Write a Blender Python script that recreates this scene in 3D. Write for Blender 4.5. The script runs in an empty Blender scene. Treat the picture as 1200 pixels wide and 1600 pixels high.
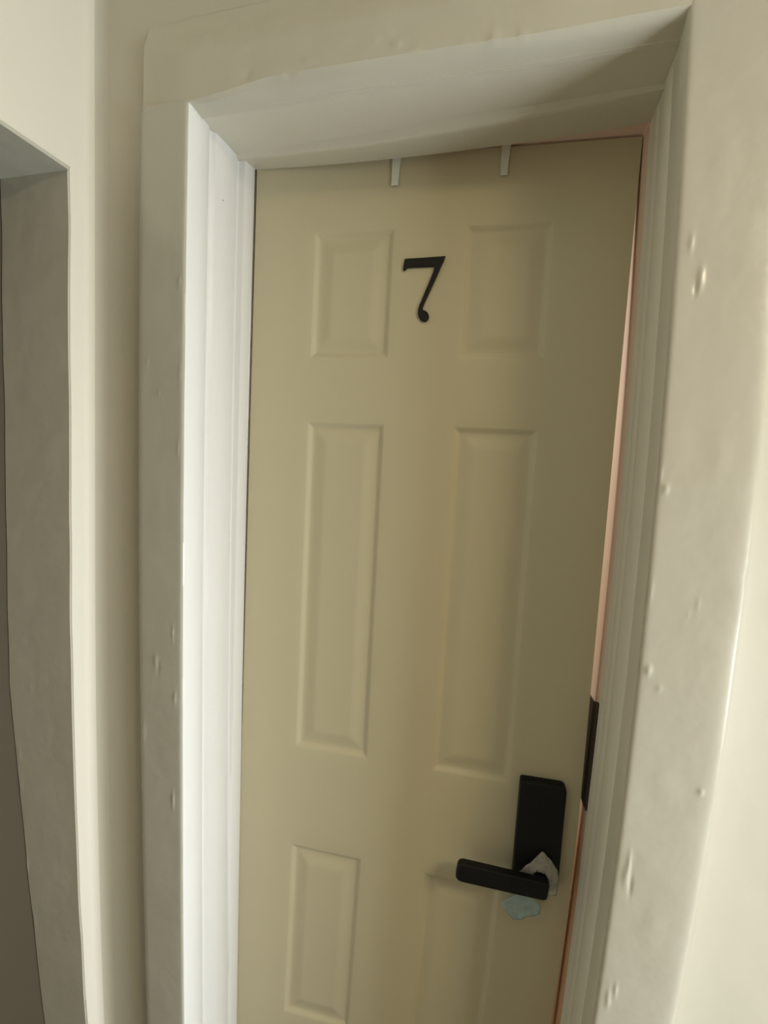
import bpy, bmesh, math, random
from mathutils import Vector, Matrix, noise

# ------------------------------------------------------------------ camera, light, exposure
S = bpy.context.scene
COL = S.collection
S.view_settings.view_transform = 'Standard'
S.view_settings.look = 'None'
S.view_settings.gamma = 1.0
S.view_settings.use_curve_mapping = False
S.view_settings.exposure = 0.0
S.cycles.use_denoising = True
S.cycles.max_bounces = 10
S.cycles.diffuse_bounces = 6

def rot(rx, ry, rz):
    return Matrix.Rotation(rz, 3, 'Z') @ Matrix.Rotation(rx, 3, 'X') @ Matrix.Rotation(ry, 3, 'Y')

cam_d = bpy.data.cameras.new('camera')
cam = bpy.data.objects.new('camera', cam_d); COL.objects.link(cam)
B = rot(-0.09075, -0.05237, 0.26706)
right, fwd, up = B.col[0], B.col[1], B.col[2]
m3 = Matrix((right, up, -fwd)).transposed()
cam.matrix_world = Matrix.Translation((0.5490, -0.7282, 1.4594)) @ m3.to_4x4()
cam_d.sensor_fit = 'VERTICAL'; cam_d.sensor_height = 36.0
cam_d.lens = 770.8 * 36.0 / 1600.0
cam_d.clip_start = 0.02
S.camera = cam

W = bpy.data.worlds.new('world'); S.world = W; W.use_nodes = True
W.node_tree.nodes['Background'].inputs[0].default_value = (0.80, 0.88, 1.0, 1)
W.node_tree.nodes['Background'].inputs[1].default_value = 0.5

def area(name, loc, target, sx, sy, power, color):
    l = bpy.data.lights.new(name, 'AREA'); l.shape = 'RECTANGLE'; l.size = sx; l.size_y = sy
    l.energy = power; l.color = color
    o = bpy.data.objects.new(name, l); COL.objects.link(o)
    o.location = loc
    o.rotation_euler = (Vector(target) - Vector(loc)).to_track_quat('-Z', 'Y').to_euler()
    return o

# daylight at the hall window on the right, added warm fill high in the hall without a fixture, lamp in the room behind the door
WIN = dict(y0=-0.86, y1=-0.06, z0=0.35, z1=1.25, x=2.25)
area('daylight', (WIN['x'] - 0.03, (WIN['y0'] + WIN['y1']) / 2, (WIN['z0'] + WIN['z1']) / 2),
     (-1, (WIN['y0'] + WIN['y1']) / 2, (WIN['z0'] + WIN['z1']) / 2), 0.9, 0.8, 53, (0.86, 0.945, 1.0))
area('hall_fill', (1.85, -1.15, 2.40), (1.85, -1.15, 0), 0.5, 0.5, 27.0, (1.0, 0.83, 0.58))  # added fill for the front faces, stands for no known lamp
area('room_light', (-0.1, 1.3, 1.8), (0.7, 0.28, 1.3), 0.6, 0.6, 13, (1.0, 0.90, 0.78))

# ------------------------------------------------------------------ materials
def srgb(r, g, b):
    f = lambda c: c / 12.92 if c <= 0.04045 else ((c + 0.055) / 1.055) ** 2.4
    return (f(r / 255), f(g / 255), f(b / 255), 1)

def paint(name, col, rough=0.5, spec=0.5, var=0.03, wave=(7.0, 0.12), grain=(160.0, 0.03), coat=0.0):
    m = bpy.data.materials.new(name); m.use_nodes = True
    nt = m.node_tree; nd = nt.nodes; lk = nt.links
    b = nd['Principled BSDF']
    b.inputs['Roughness'].default_value = rough
    b.inputs['Specular IOR Level'].default_value = spec
    if coat: b.inputs['Coat Weight'].default_value = coat; b.inputs['Coat Roughness'].default_value = 0.15
    tc = nd.new('ShaderNodeTexCoord')
    n1 = nd.new('ShaderNodeTexNoise'); n1.inputs['Scale'].default_value = 5.0; n1.inputs['Detail'].default_value = 4
    lk.new(tc.outputs['Object'], n1.inputs['Vector'])
    hsv = nd.new('ShaderNodeMix'); hsv.data_type = 'RGBA'
    lk.new(n1.outputs['Fac'], hsv.inputs[0])
    hsv.inputs[6].default_value = tuple(c * (1 - var) for c in col[:3]) + (1,)
    hsv.inputs[7].default_value = tuple(min(1, c * (1 + var)) for c in col[:3]) + (1,)
    lk.new(hsv.outputs[2], b.inputs['Base Color'])
    prev = None
    for sc, st in (wave, grain):
        n = nd.new('ShaderNodeTexNoise'); n.inputs['Scale'].default_value = sc; n.inputs['Detail'].default_value = 3
        lk.new(tc.outputs['Object'], n.inputs['Vector'])
        bp = nd.new('ShaderNodeBump'); bp.inputs['Strength'].default_value = st
        bp.inputs['Distance'].default_value = 0.02 if sc < 50 else 0.002
        lk.new(n.outputs['Fac'], bp.inputs['Height'])
        if prev: lk.new(prev.outputs[0], bp.inputs['Normal'])
        prev = bp
    lk.new(prev.outputs[0], b.inputs['Normal'])
    return m

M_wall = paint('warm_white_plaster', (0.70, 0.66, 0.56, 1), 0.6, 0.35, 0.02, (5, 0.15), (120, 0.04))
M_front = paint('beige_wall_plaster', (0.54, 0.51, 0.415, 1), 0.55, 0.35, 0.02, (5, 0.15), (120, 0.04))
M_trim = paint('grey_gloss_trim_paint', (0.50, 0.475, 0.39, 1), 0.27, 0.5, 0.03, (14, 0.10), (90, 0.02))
M_shade = paint('shaded_white_trim_paint', (0.72, 0.70, 0.60, 1), 0.35, 0.5, 0.02, (18, 0.08), (90, 0.02))  # same white as the left jamb, its shade put into the colour
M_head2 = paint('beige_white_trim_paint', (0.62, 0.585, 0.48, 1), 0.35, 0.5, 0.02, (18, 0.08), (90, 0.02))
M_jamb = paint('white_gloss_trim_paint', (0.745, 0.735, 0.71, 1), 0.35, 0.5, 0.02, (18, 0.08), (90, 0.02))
M_door = paint('cream_door_paint', (0.56, 0.51, 0.35, 1), 0.55, 0.35, 0.015, (4, 0.02), (220, 0.03))
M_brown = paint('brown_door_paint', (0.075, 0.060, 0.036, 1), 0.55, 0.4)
M_black = paint('matte_black_metal', (0.006, 0.006, 0.006, 1), 0.5, 0.25, 0.0, (10, 0.0), (400, 0.08))
M_num = paint('black_painted_number', (0.010, 0.007, 0.005, 1), 0.5, 0.3, 0.0, (10, 0.0), (300, 0.03))
M_bronze = paint('dark_bronze_metal', (0.035, 0.020, 0.012, 1), 0.5, 0.4, 0.0)
M_hook = paint('white_hook_plastic', (0.74, 0.74, 0.66, 1), 0.45, 0.4, 0.0, (10, 0.0), (100, 0.0))
M_dim = paint('tan_hall_paint', (0.36, 0.31, 0.22, 1), 0.6, 0.3)
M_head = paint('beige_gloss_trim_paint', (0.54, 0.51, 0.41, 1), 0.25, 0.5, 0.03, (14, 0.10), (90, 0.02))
M_floor = paint('brown_wood_floor', (0.13, 0.125, 0.115, 1), 0.45, 0.4, 0.15)
M_ceil = paint('white_ceiling_paint', (0.80, 0.76, 0.66, 1), 0.8, 0.2)
M_glow = paint('white_window_frame', (0.8, 0.8, 0.78, 1), 0.4, 0.5)

def wood_edge():
    m = paint('bare_pinkish_wood', (0.74, 0.56, 0.44, 1), 0.7, 0.3, 0.05)
    nt = m.node_tree; nd = nt.nodes; lk = nt.links
    b = nd['Principled BSDF']; tc = next(n for n in nd if n.type == 'TEX_COORD')
    sep = nd.new('ShaderNodeSeparateXYZ'); lk.new(tc.outputs['Object'], sep.inputs[0])
    mr = nd.new('ShaderNodeMapRange'); mr.inputs['From Min'].default_value = 0.72; mr.inputs['From Max'].default_value = 0.86
    lk.new(sep.outputs['Z'], mr.inputs['Value'])
    n = nd.new('ShaderNodeTexNoise'); n.inputs['Scale'].default_value = 12; lk.new(tc.outputs['Object'], n.inputs['Vector'])
    mix = nd.new('ShaderNodeMix'); mix.data_type = 'RGBA'
    lk.new(mr.outputs[0], mix.inputs[0])
    mix.inputs[6].default_value = (0.60, 0.36, 0.20, 1); mix.inputs[7].default_value = (0.74, 0.56, 0.44, 1)
    lk.new(mix.outputs[2], b.inputs['Base Color'])
    return m
M_wood = wood_edge()

def film(name, col, alpha, rough):
    m = bpy.data.materials.new(name); m.use_nodes = True
    nd = m.node_tree.nodes; lk = m.node_tree.links
    b = nd['Principled BSDF']
    b.inputs['Base Color'].default_value = col; b.inputs['Roughness'].default_value = rough
    tc = nd.new('ShaderNodeTexCoord'); n = nd.new('ShaderNodeTexNoise'); n.inputs['Scale'].default_value = 55
    lk.new(tc.outputs['Object'], n.inputs['Vector'])
    mr = nd.new('ShaderNodeMapRange'); mr.inputs['To Min'].default_value = alpha - 0.22; mr.inputs['To Max'].default_value = alpha + 0.22
    lk.new(n.outputs['Fac'], mr.inputs['Value']); lk.new(mr.outputs[0], b.inputs['Alpha'])
    return m
M_film = film('clear_crumpled_film', (0.60, 0.57, 0.50, 1), 0.42, 0.22)
M_blue = film('pale_blue_film', (0.42, 0.55, 0.54, 1), 0.78, 0.40)

# ------------------------------------------------------------------ helpers
def link(name, bm, mat, parent=None, smooth=False):
    bmesh.ops.recalc_face_normals(bm, faces=bm.faces[:])
    me = bpy.data.meshes.new(name); bm.to_mesh(me); bm.free()
    me.materials.append(mat)
    if smooth:
        for p in me.polygons: p.use_smooth = True
        me.set_sharp_from_angle(angle=math.radians(38))
    o = bpy.data.objects.new(name, me); COL.objects.link(o)
    if parent: o.parent = parent
    return o

def struct(o, label=None):
    o['kind'] = 'structure'
    if label: o['label'] = label
    return o

def tag(o, label, cat, group=None):
    o['label'] = label; o['category'] = cat
    if group: o['group'] = group
    return o

def box(bm, x0, x1, y0, y1, z0, z1):
    vs = [bm.verts.new((x, y, z)) for z in (z0, z1) for y in (y0, y1) for x in (x0, x1)]
    for f in ((0, 1, 3, 2), (4, 6, 7, 5), (0, 4, 5, 1), (2, 3, 7, 6), (0, 2, 6, 4), (1, 5, 7, 3)):
        bm.faces.new([vs[i] for i in f])

def loft(bm, sections):
    """closed sections (lists of 3-D points, equal length) joined into a capped tube"""
    rows = [[bm.verts.new(p) for p in s] for s in sections]
    n = len(rows[0])
    for a, b in zip(rows, rows[1:]):
        for i in range(n):
            bm.faces.new((a[i], a[(i + 1) % n], b[(i + 1) % n], b[i]))
    bm.faces.new(rows[0][::-1]); bm.faces.new(rows[-1])

def span(a, b, step):
    n = max(1, int(round((b - a) / step)))
    return [a + (b - a) * i / n for i in range(n + 1)]

def dents(lst, a, b):
    """sum of small paint bumps: (a, b, radius_a, radius_b, height)"""
    h = 0.0
    for (ca, cb, ra, rb, k) in lst:
        ra *= 0.72; rb *= 0.72; k *= 0.62
        da = (a - ca) / ra; db = (b - cb) / rb
        q = da * da + db * db
        if q < 9: h += k * math.exp(-q)
    return h

def wob(x, z, s, k):
    return noise.noise(Vector((x * s, z * s, 3.7))) * k

# edges of the old, slightly bowed frame as functions of height
def e_jl(z): q = z - 1.4; return -0.0121 - 0.0092 * q + 0.0098 * q * q
def e_jr(z): q = z - 1.4; return 0.7228 - 0.0078 * q - 0.0331 * q * q
def e_cl(z): q = z - 1.4; return -0.1071 - 0.0104 * q + 0.0167 * q * q
def e_cr(z): q = z - 1.4; return 0.8365 - 0.0042 * q - 0.0485 * q * q
def e_ji(z): q = z - 1.4; return 0.7165 - 0.004 * q - 0.0240 * q * q       # right jamb at the door
def e_wl(z): q = min(0, z - 1.25); return -0.2200 + 0.024 * q * q          # left hall wall
DC = 0.187                                                                 # closed door face

# ------------------------------------------------------------------ structure: shell of the hall and of the room behind the door
bm = bmesh.new(); box(bm, -1.0, 2.60, -3.4, 2.3, -0.05, 0.0)
struct(link('floor', bm, M_floor))
bm = bmesh.new(); box(bm, -1.0, 2.60, -3.4, 2.3, 2.5, 2.55)
struct(link('ceiling', bm, M_ceil))

bm = bmesh.new()                                            # front wall round the doorway
zs = span(0.0, 2.5, 0.05)
loft(bm, [[(e_wl(z) - 0.06, 0.02, z), (-0.04, 0.02, z), (-0.04, 0.20, z), (e_wl(z) - 0.06, 0.20, z)] for z in zs])
def right_wall_y(t): return 0.0040 + 0.014 * (1 - math.exp(-t / 0.06))
ts = [0, 0.01, 0.02, 0.035, 0.05, 0.07, 0.09, 0.12, 0.16, 0.22, 0.3, 0.45, 0.7, 1.0, 1.6]
secs = []
for z in zs:
    x0 = e_cr(z) - 0.004
    s = [(x0 + t, right_wall_y(t) + wob(x0 + t, z, 4, 0.0015), z) for t in ts]
    s += [(s[-1][0], 0.20, z), (0.76, 0.20, z), (0.76, 0.012, z)]
    secs.append(s)
loft(bm, secs)
box(bm, -0.04, 0.76, 0.02, 0.20, 2.075, 2.5)
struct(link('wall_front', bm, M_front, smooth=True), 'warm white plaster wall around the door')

# left hall wall: doorway reveal on the near side, rounded plaster corner against the front wall
def left_open_edge(z):
    return -0.031 + 0.006 * max(0, 1.3 - z) + 0.022 * max(0, 0.9 - z) ** 2 + wob(1.0, z, 9, 0.0018)
bm = bmesh.new()
R = 0.028
secs = []
for z in span(0.0, 1.934, 0.02):
    xw = e_wl(z); ye = left_open_edge(z)
    s = [(xw - 0.004, ye, z), (xw - 0.001, ye + 0.001, z), (xw, ye + 0.004, z)]
    y1 = 0.02 - R
    for i in range(0, 9):
        a = math.pi / 2 * i / 8
        s.append((xw + R - R * math.cos(a), max(ye + 0.006 + 0.0005 * i, y1 + R * math.sin(a)), z))
    xi = -0.370 + 0.088 * max(0, 1.0 - z)
    s += [(xw + R, 0.05, z), (xi, 0.05, z), (xi, ye + 0.002, z)]
    secs.append(s)
loft(bm, secs)
secs = []
for z in span(1.934, 2.5, 0.03):
    xw = e_wl(z)
    s = [(xw, -3.4, z)]
    for i in range(0, 9):
        a = math.pi / 2 * i / 8
        s.append((xw + R - R * math.cos(a), 0.02 - R + R * math.sin(a), z))
    s += [(xw + R, 0.05, z), (xw - 0.16, 0.05, z), (xw - 0.16, -3.4, z)]
    secs.append(s)
loft(bm, secs)
box(bm, -0.38, -0.22, -3.4, -0.95, 0, 1.934)
wl = struct(link('wall_left', bm, M_wall, smooth=True), 'warm white left wall with rounded plaster corner')

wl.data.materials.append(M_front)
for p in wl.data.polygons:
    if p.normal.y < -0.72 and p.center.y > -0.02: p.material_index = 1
# grey painted lining of the left doorway: far reveal and soffit
RD = [(-0.3211, 1.0054, .006, .006, .0016), (-0.3415, 0.57, .003, .012, .0014), (-0.3259, 0.5194, .002, .016, .0014),
      (-0.3525, 0.8637, .002, .02, .0012), (-0.3505, 0.80, .0018, .03, .0012), (-0.34, 0.63, .002, .03, .0012)]
bm = bmesh.new()
secs = []
for z in span(0.0, 1.934, 0.006):
    xw = e_wl(z); ye = left_open_edge(z)
    xi = -0.372 + 0.088 * max(0, 1.0 - z)
    xs = [xi + (xw - 0.0035 - xi) * i / 36 for i in range(37)]
    s = [(x, ye - 0.0015 - dents(RD, x, z) + wob(x, z, 10, 0.0005), z) for x in xs]
    s += [(xw - 0.0035, ye + 0.012, z), (xi, ye + 0.012, z)]
    secs.append(s)
loft(bm, secs)
box(bm, -0.372, -0.2205, -0.95, -0.032, 1.928, 1.9345)
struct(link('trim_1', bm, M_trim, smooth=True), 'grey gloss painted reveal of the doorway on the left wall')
bm = bmesh.new(); secs = []
for z in span(0.0, 1.93, 0.05):
    xd = -0.3740 + 0.088 * max(0, 1.0 - z)
    secs.append([(-0.42, -0.95, z), (xd, -0.95, z), (xd, 0.09, z), (-0.42, 0.09, z)])
loft(bm, secs)
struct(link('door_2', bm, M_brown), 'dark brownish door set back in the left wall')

# right hall wall with the window that lights the hall, wall behind the viewer
bm = bmesh.new()
x0, x1 = WIN['x'], WIN['x'] + 0.12
box(bm, x0, x1, -3.4, WIN['y0'], 0, 2.5); box(bm, x0, x1, WIN['y1'], 0.2, 0, 2.5)
box(bm, x0, x1, WIN['y0'], WIN['y1'], 0, WIN['z0']); box(bm, x0, x1, WIN['y0'], WIN['y1'], WIN['z1'], 2.5)
struct(link('wall_right', bm, M_dim))
bm = bmesh.new()
a, b, c, d = WIN['y0'], WIN['y1'], WIN['z0'], WIN['z1']
box(bm, x0 + .04, x0 + .09, a, a + .05, c, d); box(bm, x0 + .04, x0 + .09, b - .05, b, c, d)
box(bm, x0 + .04, x0 + .09, a + .05, b - .05, c, c + .05); box(bm, x0 + .04, x0 + .09, a + .05, b - .05, d - .05, d)
box(bm, x0 + .05, x0 + .08, a + .05, b - .05, (c + d) / 2 - .02, (c + d) / 2 + .02)
struct(link('window_1', bm, M_glow))
bm = bmesh.new(); box(bm, -0.38, 2.52, -3.5, -3.4, 0, 2.5)
struct(link('wall_back', bm, M_dim))
bm = bmesh.new()
box(bm, -0.95, 2.3, 2.2, 2.3, 0, 2.5); box(bm, -1.0, -0.9, 0.2, 2.2, 0, 2.5); box(bm, 2.2, 2.3, 0.2, 2.2, 0, 2.5)
box(bm, -0.95, -0.38, 0.10, 0.2, 0, 2.5)
struct(link('wall_far', bm, M_wall))

# ------------------------------------------------------------------ casings and jambs of the door
LD = [(a, b, c, d, e * 1.5) for a, b, c, d, e in [(-0.0644, 1.0891, .006, .012, .0013), (-0.058, 1.078, .004, .008, -.0012), (-0.0225, 1.0266, .003, .014, .0015),
      (-0.0235, 0.8304, .003, .022, .0015), (-0.0253, 1.7497, .003, .008, .0015), (-0.0429, 1.3951, .002, .004, .001),
      (-0.0284, 1.1444, .002, .018, .0012), (-0.0636, 1.5652, .002, .003, .001), (-0.0232, 1.4735, .003, .010, .0012),
      (-0.0391, 1.4065, .002, .003, .001), (-0.028, 0.35, .003, .012, .0012), (-0.088, 1.62, .003, .006, .001),
      (-0.09, 0.95, .006, .03, .0008), (-0.0225, 1.60, .002, .02, .0008)]]
bm = bmesh.new(); secs = []
for z in span(0.0, 2.034, 0.006):
    a, b = e_cl(z), e_jl(z)
    xs = [a + (b - a) * i / 44 for i in range(45)]
    top = max(0, (z - 2.022) / 0.012)
    s = []
    for i, x in enumerate(xs):
        t = i / 44
        edge = 0.004 * math.exp(-t / 0.03) + 0.0025 * math.exp(-(1 - t) / 0.02)
        s.append((x, edge - dents(LD, x, z) + wob(x, z, 12, 0.0007) + 0.001 * top, z))
    # reveal side: casing edge, paint groove
    s += [(b + 0.0008, 0.006, z), (b + 0.001 + wob(2, z, 9, .0008), 0.030, z), (b + 0.0005, 0.058, z), (b - 0.004, 0.064, z),
          (b - 0.02, 0.064, z), (b - 0.02, 0.03, z), (a, 0.03, z)]
    secs.append(s)
loft(bm, secs)
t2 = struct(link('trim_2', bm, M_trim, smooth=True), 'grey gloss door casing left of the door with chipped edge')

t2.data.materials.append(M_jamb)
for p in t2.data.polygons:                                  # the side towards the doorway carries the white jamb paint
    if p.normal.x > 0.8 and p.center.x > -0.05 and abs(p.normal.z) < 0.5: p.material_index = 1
RDt = [(0.7335, 1.4492, .005, .007, .0028), (0.7485, 1.7175, .005, .018, .0026), (0.7440, 1.7050, .003, .010, -.002),
       (0.7335, 1.7611, .004, .016, .0016), (0.7353, 1.2024, .005, .009, .0028), (0.8142, 1.0441, .005, .005, .0026),
       (0.7508, 1.1797, .005, .006, .0014), (0.7362, 0.9129, .003, .030, .0020), (0.7412, 0.8850, .003, .020, -.0018),
       (0.733, 0.90, .004, .02, .0016), (0.7274, 0.7040, .004, .02, .0018), (0.7255, 1.4699, .003, .014, .0016),
       (0.7755, 1.2857, .002, .003, .0012), (0.786, 1.30, .003, .012, .0008), (0.736, .72, .003, .014, .0016),
       (0.7285, 1.31, .003, .02, .0012), (0.77, 1.05, .02, .03, .0008), (0.775, 0.83, .02, .05, .001),
       (0.79, 1.5, .02, .06, .0012), (0.76, 1.86, .02, .05, .0012)]
bm = bmesh.new(); secs = []
for z in span(0.0, 2.5, 0.004):
    a, b = e_jr(z), e_cr(z)
    b2 = b + (-0.0012 * math.exp(-((z - 1.3401) / 0.012) ** 2)) + wob(5, z, 6, 0.0010)
    xs = [a + (b2 - a) * i / 60 for i in range(61)]
    s = [(a - 0.003 + 0.004, 0.068, z), (a - 0.0005, 0.06, z), (a, 0.006, z)]
    s[0] = (a + 0.004, 0.068, z)
    for i, x in enumerate(xs):
        t = i / 60
        edge = 0.0035 * math.exp(-t / 0.018) + 0.0024 * math.exp(-(1 - t) / 0.06)
        s.append((x, edge - dents(RDt, x, z) + wob(x, z, 9, 0.0010), z))
    s += [(b2, 0.03, z), (a + 0.02, 0.03, z), (a + 0.02, 0.068, z)]
    secs.append(s)
loft(bm, secs)
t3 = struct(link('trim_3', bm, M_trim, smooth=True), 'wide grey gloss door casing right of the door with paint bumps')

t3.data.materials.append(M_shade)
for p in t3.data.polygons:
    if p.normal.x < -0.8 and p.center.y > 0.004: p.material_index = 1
HD = [(a, b, c, d, e * 1.9) for a, b, c, d, e in [(0.1942, 2.0595, .006, .003, .0024), (0.2199, 2.0600, .004, .003, .0024), (0.3326, 2.0581, .005, .005, .0018),
      (0.4678, 2.0420, .006, .012, .0024), (0.472, 2.058, .003, .008, .0016), (0.1630, 2.0451, .008, .006, -.0018), (0.0918, 2.0528, .01, .006, -.002),
      (0.5058, 2.0400, .004, .010, .0018), (0.43, 2.045, .004, .010, .0015), (0.3, 2.07, .004, .004, .001), (0.5754, 2.02, .01, .01, .001), (0.36, 2.049, .004, .003, .0016), (0.40, 2.052, .003, .006, .0014), (0.62, 2.030, .012, .003, .0012)]]
bm = bmesh.new(); secs = []
for x in span(-0.1082, 0.7285, 0.006):
    sg = 0.0025 * math.sin(x * 9) + wob(x, 1, 7, 0.0025)
    zl = 2.030 + 0.014 * max(0, min(1, (x + 0.012) / 0.14)) + sg * 0.6 * (1 if x > 0 else 0)
    zs_ = [2.17 + (zl - 2.17) * i / 30 for i in range(31)]
    k = max(0, min(1, (x + 0.010) / 0.03))                     # over the left casing the head has a plain square end
    s = []
    for i, z in enumerate(zs_):
        t = i / 30
        q = max(0.0, min(1.0, (z - 2.10) / 0.07)); ql = max(0.0, min(1.0, (-0.015 - x) / 0.11)); e = max(0.0185 * q * q * (3 - 2 * q), 0.0095 * ql * ql * (3 - 2 * ql))
        s.append((x, 0.0005 + e - dents(HD, x, z) + wob(x, z, 10, 0.001), z))
    s += [(x, 0.004 + .002 * k, zl - 0.006 * k), (x, 0.014 + 0.003 * k, 2.0290 + (zl - 2.029) * 0.35), (x, 0.036, 2.0262), (x, 0.045, 2.040), (x, 0.045, 2.17)]
    secs.append(s)
loft(bm, secs)
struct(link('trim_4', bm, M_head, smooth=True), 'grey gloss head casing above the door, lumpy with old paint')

# left jamb: two flat boards and the door stop, separated by grooves
bm = bmesh.new(); secs = []
for z in span(0.0, 2.07, 0.02):
    j = e_jl(z)
    w = wob(8, z, 5, 0.0008)
    k = max(0, min(1, (2.05 - z) / 2.05))
    ji = 0.0 + (j + 0.0121) * 0.45 + 0.001
    s = [(j - 0.004, 0.062, z), (j - 0.0035, 0.069, z), (j + 0.002 + w, 0.074, z), (j + 0.004 + w, 0.100, z), (j + 0.0045, 0.138, z),
         (j + 0.002, 0.1425, z), (j + 0.0025, 0.147, z), (ji - 0.001, 0.150, z), (ji, 0.153, z), (ji, DC - 0.003, z),
         (ji - 0.001, DC - 0.001, z), (ji - 0.004, DC, z), (ji - 0.004, 0.34, z), (ji - 0.05, 0.34, z), (ji - 0.05, 0.062, z)]
    secs.append(s)
loft(bm, secs)
lj = struct(link('trim_5', bm, M_jamb, smooth=True), 'bright white left door jamb with grooved boards and stop')
bm = bmesh.new(); bmesh.ops.create_uvsphere(bm, u_segments=10, v_segments=6, radius=0.0011)
for v_ in bm.verts: v_.co = Vector((v_.co.x * 0.5, v_.co.y, v_.co.z)) + Vector((e_jl(1.926) + 0.0040, 0.096, 1.926))
link('nail_hole', bm, M_black, lj)

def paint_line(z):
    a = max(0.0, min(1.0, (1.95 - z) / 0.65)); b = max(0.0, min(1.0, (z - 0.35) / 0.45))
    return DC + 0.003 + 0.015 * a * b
# right jamb, painted part, then the bare rabbet the ajar door uncovers
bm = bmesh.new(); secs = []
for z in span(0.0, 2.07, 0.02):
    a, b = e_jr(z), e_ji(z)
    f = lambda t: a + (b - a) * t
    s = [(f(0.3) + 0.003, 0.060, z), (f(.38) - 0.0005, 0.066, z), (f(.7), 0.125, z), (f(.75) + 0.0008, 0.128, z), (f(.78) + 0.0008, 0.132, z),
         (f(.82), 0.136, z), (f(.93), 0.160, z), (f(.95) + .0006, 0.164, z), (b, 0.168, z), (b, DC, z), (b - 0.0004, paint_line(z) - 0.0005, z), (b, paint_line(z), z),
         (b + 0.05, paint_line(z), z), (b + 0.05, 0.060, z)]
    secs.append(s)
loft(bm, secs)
rj = struct(link('trim_6', bm, M_shade, smooth=True), 'white right door jamb, shade put into its colour')
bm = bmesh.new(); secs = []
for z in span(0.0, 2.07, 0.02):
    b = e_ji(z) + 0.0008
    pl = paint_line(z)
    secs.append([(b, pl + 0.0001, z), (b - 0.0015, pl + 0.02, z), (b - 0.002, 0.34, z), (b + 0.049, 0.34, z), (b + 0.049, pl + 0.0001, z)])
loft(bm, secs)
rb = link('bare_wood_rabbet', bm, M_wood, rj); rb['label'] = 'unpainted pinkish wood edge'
bm = bmesh.new()
out = [(DC + 0.0215, 0.846), (DC + 0.0215, 1.052), (DC + 0.028, 1.053), (DC + 0.06, 1.040), (DC + 0.12, 1.028), (DC + 0.12, 0.826), (DC + 0.05, 0.838)]
loft(bm, [[(e_ji(z) - 0.0022 - 0.012 * (y - DC), y, z) for y, z in out], [(e_ji(z) + 0.004, y, z) for y, z in out]])
sp = link('strike_plate', bm, M_bronze, rj); sp['label'] = 'dark bronze strike plate'

# head jamb: soffit board with a paint ridge, then its bare rabbet
bm = bmesh.new(); secs = []
for x in span(-0.02, 0.735, 0.01):
    ry = 0.140 - 0.045 * max(0, x) + wob(x, 0, 6, 0.003)
    tt = max(0.0, min(1.0, x / 0.703)); z0 = 2.0272 + wob(x, 2, 5, 0.0006); zb = 2.0276 - 0.040 * tt * (1 - tt)     # the head sags in the middle
    s = [(x, 0.030, z0 + 0.001), (x, 0.06, z0), (x, ry - 0.006, z0 - 0.001), (x, ry - 0.002, z0 * .2 + zb * .8 - 0.0062), (x, ry + 0.003, zb - 0.0062), (x, ry + 0.012, zb - 0.0035),
         (x, DC - 0.003, zb), (x, DC, zb + 0.001), (x, DC, 2.075), (x, 0.030, 2.075)]
    secs.append(s)
loft(bm, secs)
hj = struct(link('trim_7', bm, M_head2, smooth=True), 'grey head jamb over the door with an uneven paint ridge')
bm = bmesh.new(); box(bm, 0.0, 0.7118, DC + 0.0005, 0.34, 2.0380, 2.075)
link('bare_wood_rabbet', bm, M_wood, hj)

# ------------------------------------------------------------------ the door (ajar, hinged on the left, swinging into the room)
ANG = 0.0608
DW = 0.7035
door = bpy.data.objects.new('door_1', None); COL.objects.link(door)
door.location = (0.0, DC, 0.0); door.rotation_euler = (0, 0, ANG)
struct(door, 'cream six panel door with a black number 7, slightly ajar'); door['category'] = 'door'

def bow(u, z): return u - 0.085 * u * max(0.0, 0.9 - z) ** 2
def P(u, d, z): return (bow(u, z), -d, z)           # d = distance out of the door face towards the hall

PU = [(0.1275, 0.2870), (0.4195, 0.5735)]
PZ = [(1.6665, 1.9055), (0.8570, 1.5430), (0.2300, 0.6360)]
def relief(u, z):
    for u0, u1 in PU:
        for z0, z1 in PZ:
            e = min(u - u0, u1 - u, z - z0, z1 - z)
            if e <= 0: continue
            sm = lambda t: t * t * (3 - 2 * t)
            if e < 0.013: return -0.0065 * sm(e / 0.013)
            if e < 0.017: return -0.0065
            if e < 0.042: return -0.0065 + 0.0052 * sm((e - 0.017) / 0.025) * 0.6 + 0.0052 * 0.4 * (e - 0.017) / 0.025
            return -0.0013
    return 0.0
offs = [0, 0.002, 0.004, 0.0065, 0.009, 0.011, 0.013, 0.015, 0.017, 0.021, 0.025, 0.0295, 0.034, 0.038, 0.042, 0.044]
us = {0.0035, DW}; zz = {0.008, 2.034}
for u0, u1 in PU:
    for o in offs: us.add(round(u0 + o, 5)); us.add(round(u1 - o, 5))
for z0, z1 in PZ:
    for o in offs: zz.add(round(z0 + o, 5)); zz.add(round(z1 - o, 5))
def fill(s, step):
    s = sorted(s); r = []
    for a, b in zip(s, s[1:]): r += span(a, b, step)[:-1]
    return r + [s[-1]]
us = fill(us, 0.02); zz = fill(zz, 0.03)
bm = bmesh.new()
g = [[bm.verts.new(P(u, relief(u, z), z)) for u in us] for z in zz]
for r0, r1 in zip(g, g[1:]):
    for i in range(len(us) - 1): bm.faces.new((r0[i], r0[i + 1], r1[i + 1], r1[i]))
loop = g[0] + [r[-1] for r in g[1:]] + g[-1][::-1][1:] + [r[0] for r in g[::-1][1:-1]]
bk = [bm.verts.new((v.co.x, 0.035, v.co.z)) for v in loop]
for i in range(len(loop)):
    j = (i + 1) % len(loop)
    bm.faces.new((loop[i], bk[i], bk[j], loop[j]))
bm.faces.new(bk)
link('door_slab', bm, M_door, door, smooth=True)

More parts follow.
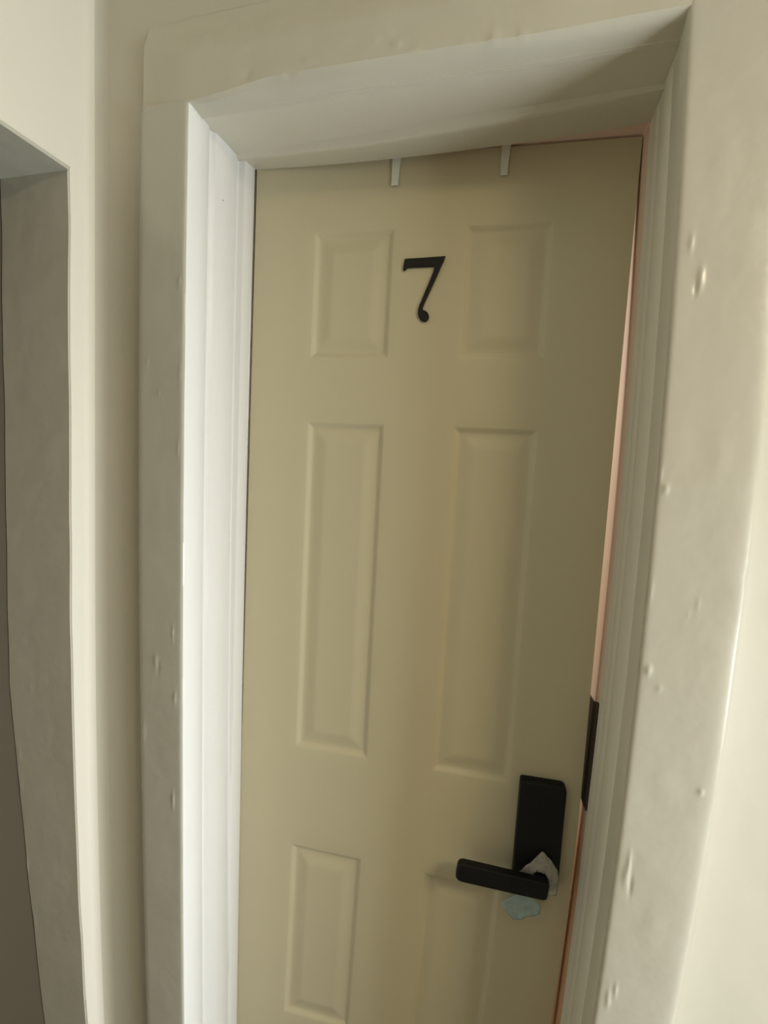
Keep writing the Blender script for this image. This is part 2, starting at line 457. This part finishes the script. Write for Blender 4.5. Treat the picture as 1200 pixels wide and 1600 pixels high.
bm = bmesh.new(); box(bm, -0.004, 0.0034, -0.001, 0.032, 0.886, 0.978)
bmesh.ops.create_cone(bm, cap_ends=True, segments=14, radius1=0.005, radius2=0.005, depth=0.092,
                      matrix=Matrix.Translation((0.0, 0.037, 0.932)))
hg = link('hinge', bm, M_black, door); hg['label'] = 'black hinge in the gap at the left edge'

# lock with lever handle
def rounded(pts, r, n=6):
    """pts: corners (u,z) with radii r[i]; returns outline"""
    out = []
    N = len(pts)
    for i in range(N):
        p = Vector(pts[i]); a = Vector(pts[i - 1]) - p; b = Vector(pts[(i + 1) % N]) - p
        a.normalize(); b.normalize()
        rr = r[i]
        for k in range(n + 1):
            t = k / n
            q = p + a * rr * (1 - t) ** 2 + b * rr * t ** 2
            out.append((q.x, q.y))
    return out
def slab(bm, outline, d0, d1, bevel=0.002):
    c = Vector((sum(p[0] for p in outline) / len(outline), sum(p[1] for p in outline) / len(outline)))
    def ins(k): 
        r = []
        for p in outline:
            v = Vector(p) - c; l = v.length
            q = c + v * max(0.0, (l - k) / l); r.append(q)
        return r
    secs = [[P(p[0], d0, p[1]) for p in outline], [P(p[0], d1 - bevel, p[1]) for p in outline],
            [P(p.x, d1 - bevel * 0.3, p.y) for p in ins(bevel * 0.5)], [P(p.x, d1, p.y) for p in ins(bevel * 1.3)]]
    loft(bm, secs)

bm = bmesh.new()
slab(bm, rounded([(0.5915, 0.6720), (0.5900, 0.8815), (0.6740, 0.8830), (0.6765, 0.6720)], [0.006, 0.006, 0.012, 0.006]), 0.0002, 0.022, 0.003)
lock = link('door_lock', bm, M_black, door, smooth=True); lock['label'] = 'tall black lock plate with a straight lever handle'
bm = bmesh.new()
slab(bm, rounded([(0.4825, 0.6865), (0.4865, 0.7225), (0.6540, 0.7185), (0.6520, 0.6850)], [0.012, 0.012, 0.006, 0.006]), 0.046, 0.062, 0.004)
link('lever_handle', bm, M_black, lock, smooth=True)
bm = bmesh.new()
ring = lambda d, r: [P(0.6370 + r * math.cos(a), d, 0.7035 + r * math.sin(a)) for a in [2 * math.pi * i / 24 for i in range(24)]]
loft(bm, [ring(0.020, 0.025), ring(0.026, 0.025), ring(0.028, 0.023), ring(0.0285, 0.0135), ring(0.044, 0.0125), ring(0.050, 0.013)])
link('lever_neck', bm, M_black, lock, smooth=True)

# number 7
seven = [(0.3095,1.8483),(0.3485,1.8493),(0.3849,1.8507),(0.3826,1.8422),(0.3778,1.8319),(0.3718,1.8161),(0.3645,1.7990),(0.3577,1.7830),(0.3520,1.7694),(0.3487,1.7606),(0.3483,1.7556),(0.3530,1.7541),(0.3584,1.7505),(0.3611,1.7442),(0.3604,1.7385),(0.3574,1.7348),(0.3522,1.7336),(0.3462,1.7362),(0.3420,1.7412),(0.3397,1.7482),(0.3398,1.7557),(0.3419,1.7645),(0.3453,1.7726),(0.3521,1.7906),(0.3588,1.8078),(0.3643,1.8237),(0.3663,1.8329),(0.3444,1.8327),(0.3235,1.8324),(0.3150,1.8320),(0.3126,1.8296),(0.3097,1.8263),(0.3069,1.8291),(0.3081,1.8391)]
DM = Matrix.Translation((0, DC, 0)) @ Matrix.Rotation(ANG, 4, 'Z')
def on_door(o): o.matrix_world = DM; return o
bm = bmesh.new()
fr = [bm.verts.new((u, -0.0045, z)) for u, z in seven]; bkv = [bm.verts.new((u, -0.0002, z)) for u, z in seven]
bm.faces.new(fr); bm.faces.new(bkv[::-1])
for i in range(len(fr)):
    j = (i + 1) % len(fr); bm.faces.new((fr[i], bkv[i], bkv[j], fr[j]))
num = on_door(link('door_number', bm, M_num))
md = num.modifiers.new('bevel', 'BEVEL'); md.width = 0.0007; md.segments = 2; md.limit_method = 'ANGLE'
tag(num, 'black metal numeral 7 fixed high on the cream door', 'door number')

# over-door hooks: flat straps bent over the top edge of the door
def hook(u0, u1, zb, label):
    w = (u1 - u0) / 2; c = (u0 + u1) / 2
    path = [(-0.0022, zb, 0.78), (-0.0022, zb + 0.02, 0.86), (-0.0022, 2.0358, 1.0), (0.0362, 2.0358, 1.0), (0.0362, 1.985, 1.0)]
    outn = [(-1, 0), (-1, 0), (-1, 1), (1, 1), (1, 0)]
    secs = []
    for (y, z, k), (ny, nz) in zip(path, outn):
        cx = bow(c, z) + (-0.0015 if k < 0.9 else 0)
        t = 0.0016
        secs.append([(cx - w * k, y, z), (cx + w * k, y, z), (cx + w * k, y + ny * t, z + nz * t), (cx - w * k, y + ny * t, z + nz * t)])
    bm = bmesh.new(); loft(bm, secs)
    c0, c1 = bow(c, zb) - 0.0015, 0
    o = on_door(link('over_door_hook', bm, M_hook))
    bm = bmesh.new(); box(bm, c0 - w * .78, c0 + w * .78, -0.0055, -0.0039, zb - 0.0008, zb + 0.0035)
    link('bent_tip', bm, M_hook, o)
    return tag(o, label, 'hook', 'white over door hooks')
hook(0.2765, 0.2925, 1.9805, 'white strap hook over the door top, left of the pair, above the numeral 7')
hook(0.4735, 0.4890, 1.9855, 'white strap hook over the door top, right of the pair, nearer the bare wood strip')

# torn packaging film round the lever neck with a pale blue piece below
random.seed(4)
def crumple(bm, outline, d, amp, bend=0.0):
    c = Vector((sum(p[0] for p in outline) / len(outline), sum(p[1] for p in outline) / len(outline)))
    rows = []
    K = 7
    dense = []
    for i in range(len(outline)):
        a = Vector(outline[i]); b = Vector(outline[(i + 1) % len(outline)])
        dense += [a, a.lerp(b, 0.33), a.lerp(b, 0.66)]
    for k in range(K):
        t = 1 - k / K
        row = []
        for p in dense:
            q = c + (p - c) * t
            h = d + amp * noise.noise(Vector((q.x * 70, q.y * 70, d * 50))) + amp * 0.6 * noise.noise(Vector((q.x * 160, q.y * 160, 2)))
            row.append(bm.verts.new(P(q.x, h + bend * (q.y - c.y), q.y)))
        rows.append(row)
    n = len(dense)
    for r0, r1 in zip(rows, rows[1:]):
        for i in range(n): bm.faces.new((r0[i], r0[(i + 1) % n], r1[(i + 1) % n], r1[i]))
    cv = bm.verts.new(P(c.x, d, c.y))
    for i in range(n): bm.faces.new((rows[-1][i], rows[-1][(i + 1) % n], cv))
def ringfilm(bm, outer, inner, d0, d1, amp):
    n = len(outer); K = 5; rows = []
    for k in range(K + 1):
        t = k / K; row = []
        for i in range(n):
            for s in (0, 0.33, 0.66):
                a = Vector(outer[i]).lerp(Vector(outer[(i + 1) % n]), s); b = Vector(inner[i]).lerp(Vector(inner[(i + 1) % n]), s)
                q = a.lerp(b, t)
                h = d0 + (d1 - d0) * t + amp * noise.noise(Vector((q.x * 110, q.y * 110, 5))) * (1 - 0.4 * t)
                row.append(bm.verts.new(P(q.x, h, q.y)))
        rows.append(row)
    m = len(rows[0])
    for r0, r1 in zip(rows, rows[1:]):
        for i in range(m): bm.faces.new((r0[i], r0[(i + 1) % m], r1[(i + 1) % m], r1[i]))
bm = bmesh.new()
outer = [(0.5974, 0.7056), (0.6201, 0.7319), (0.6391, 0.7569), (0.6537, 0.7473), (0.6703, 0.7254), (0.6750, 0.700), (0.6734, 0.6745), (0.6597, 0.6709), (0.6456, 0.6640), (0.6230, 0.6660)]
inner = [(0.639 + 0.0145 * math.cos(a), 0.708 + 0.0145 * math.sin(a)) for a in [math.radians(x) for x in (180, 135, 90, 60, 25, -10, -40, -65, -90, -130)]]
ringfilm(bm, outer, inner, 0.032, 0.040, 0.006)
pf = on_door(link('plastic_film', bm, M_film, smooth=True))
pf.modifiers.new('thick', 'SOLIDIFY').thickness = 0.0004
tag(pf, 'torn clear plastic film wrapped round the neck of the black lever', 'plastic film')
bm = bmesh.new()
crumple(bm, [(0.5754, 0.6326), (0.5929, 0.6544), (0.6159, 0.6680), (0.6306, 0.6628), (0.6481, 0.6457), (0.6479, 0.6285), (0.6154, 0.6081), (0.5991, 0.6026), (0.5860, 0.6179)], 0.030, 0.004, 0.05)
bl = link('blue_film', bm, M_blue, pf, smooth=True); bl['label'] = 'pale blue green piece hanging below the lever'
bl.modifiers.new('thick', 'SOLIDIFY').thickness = 0.0006
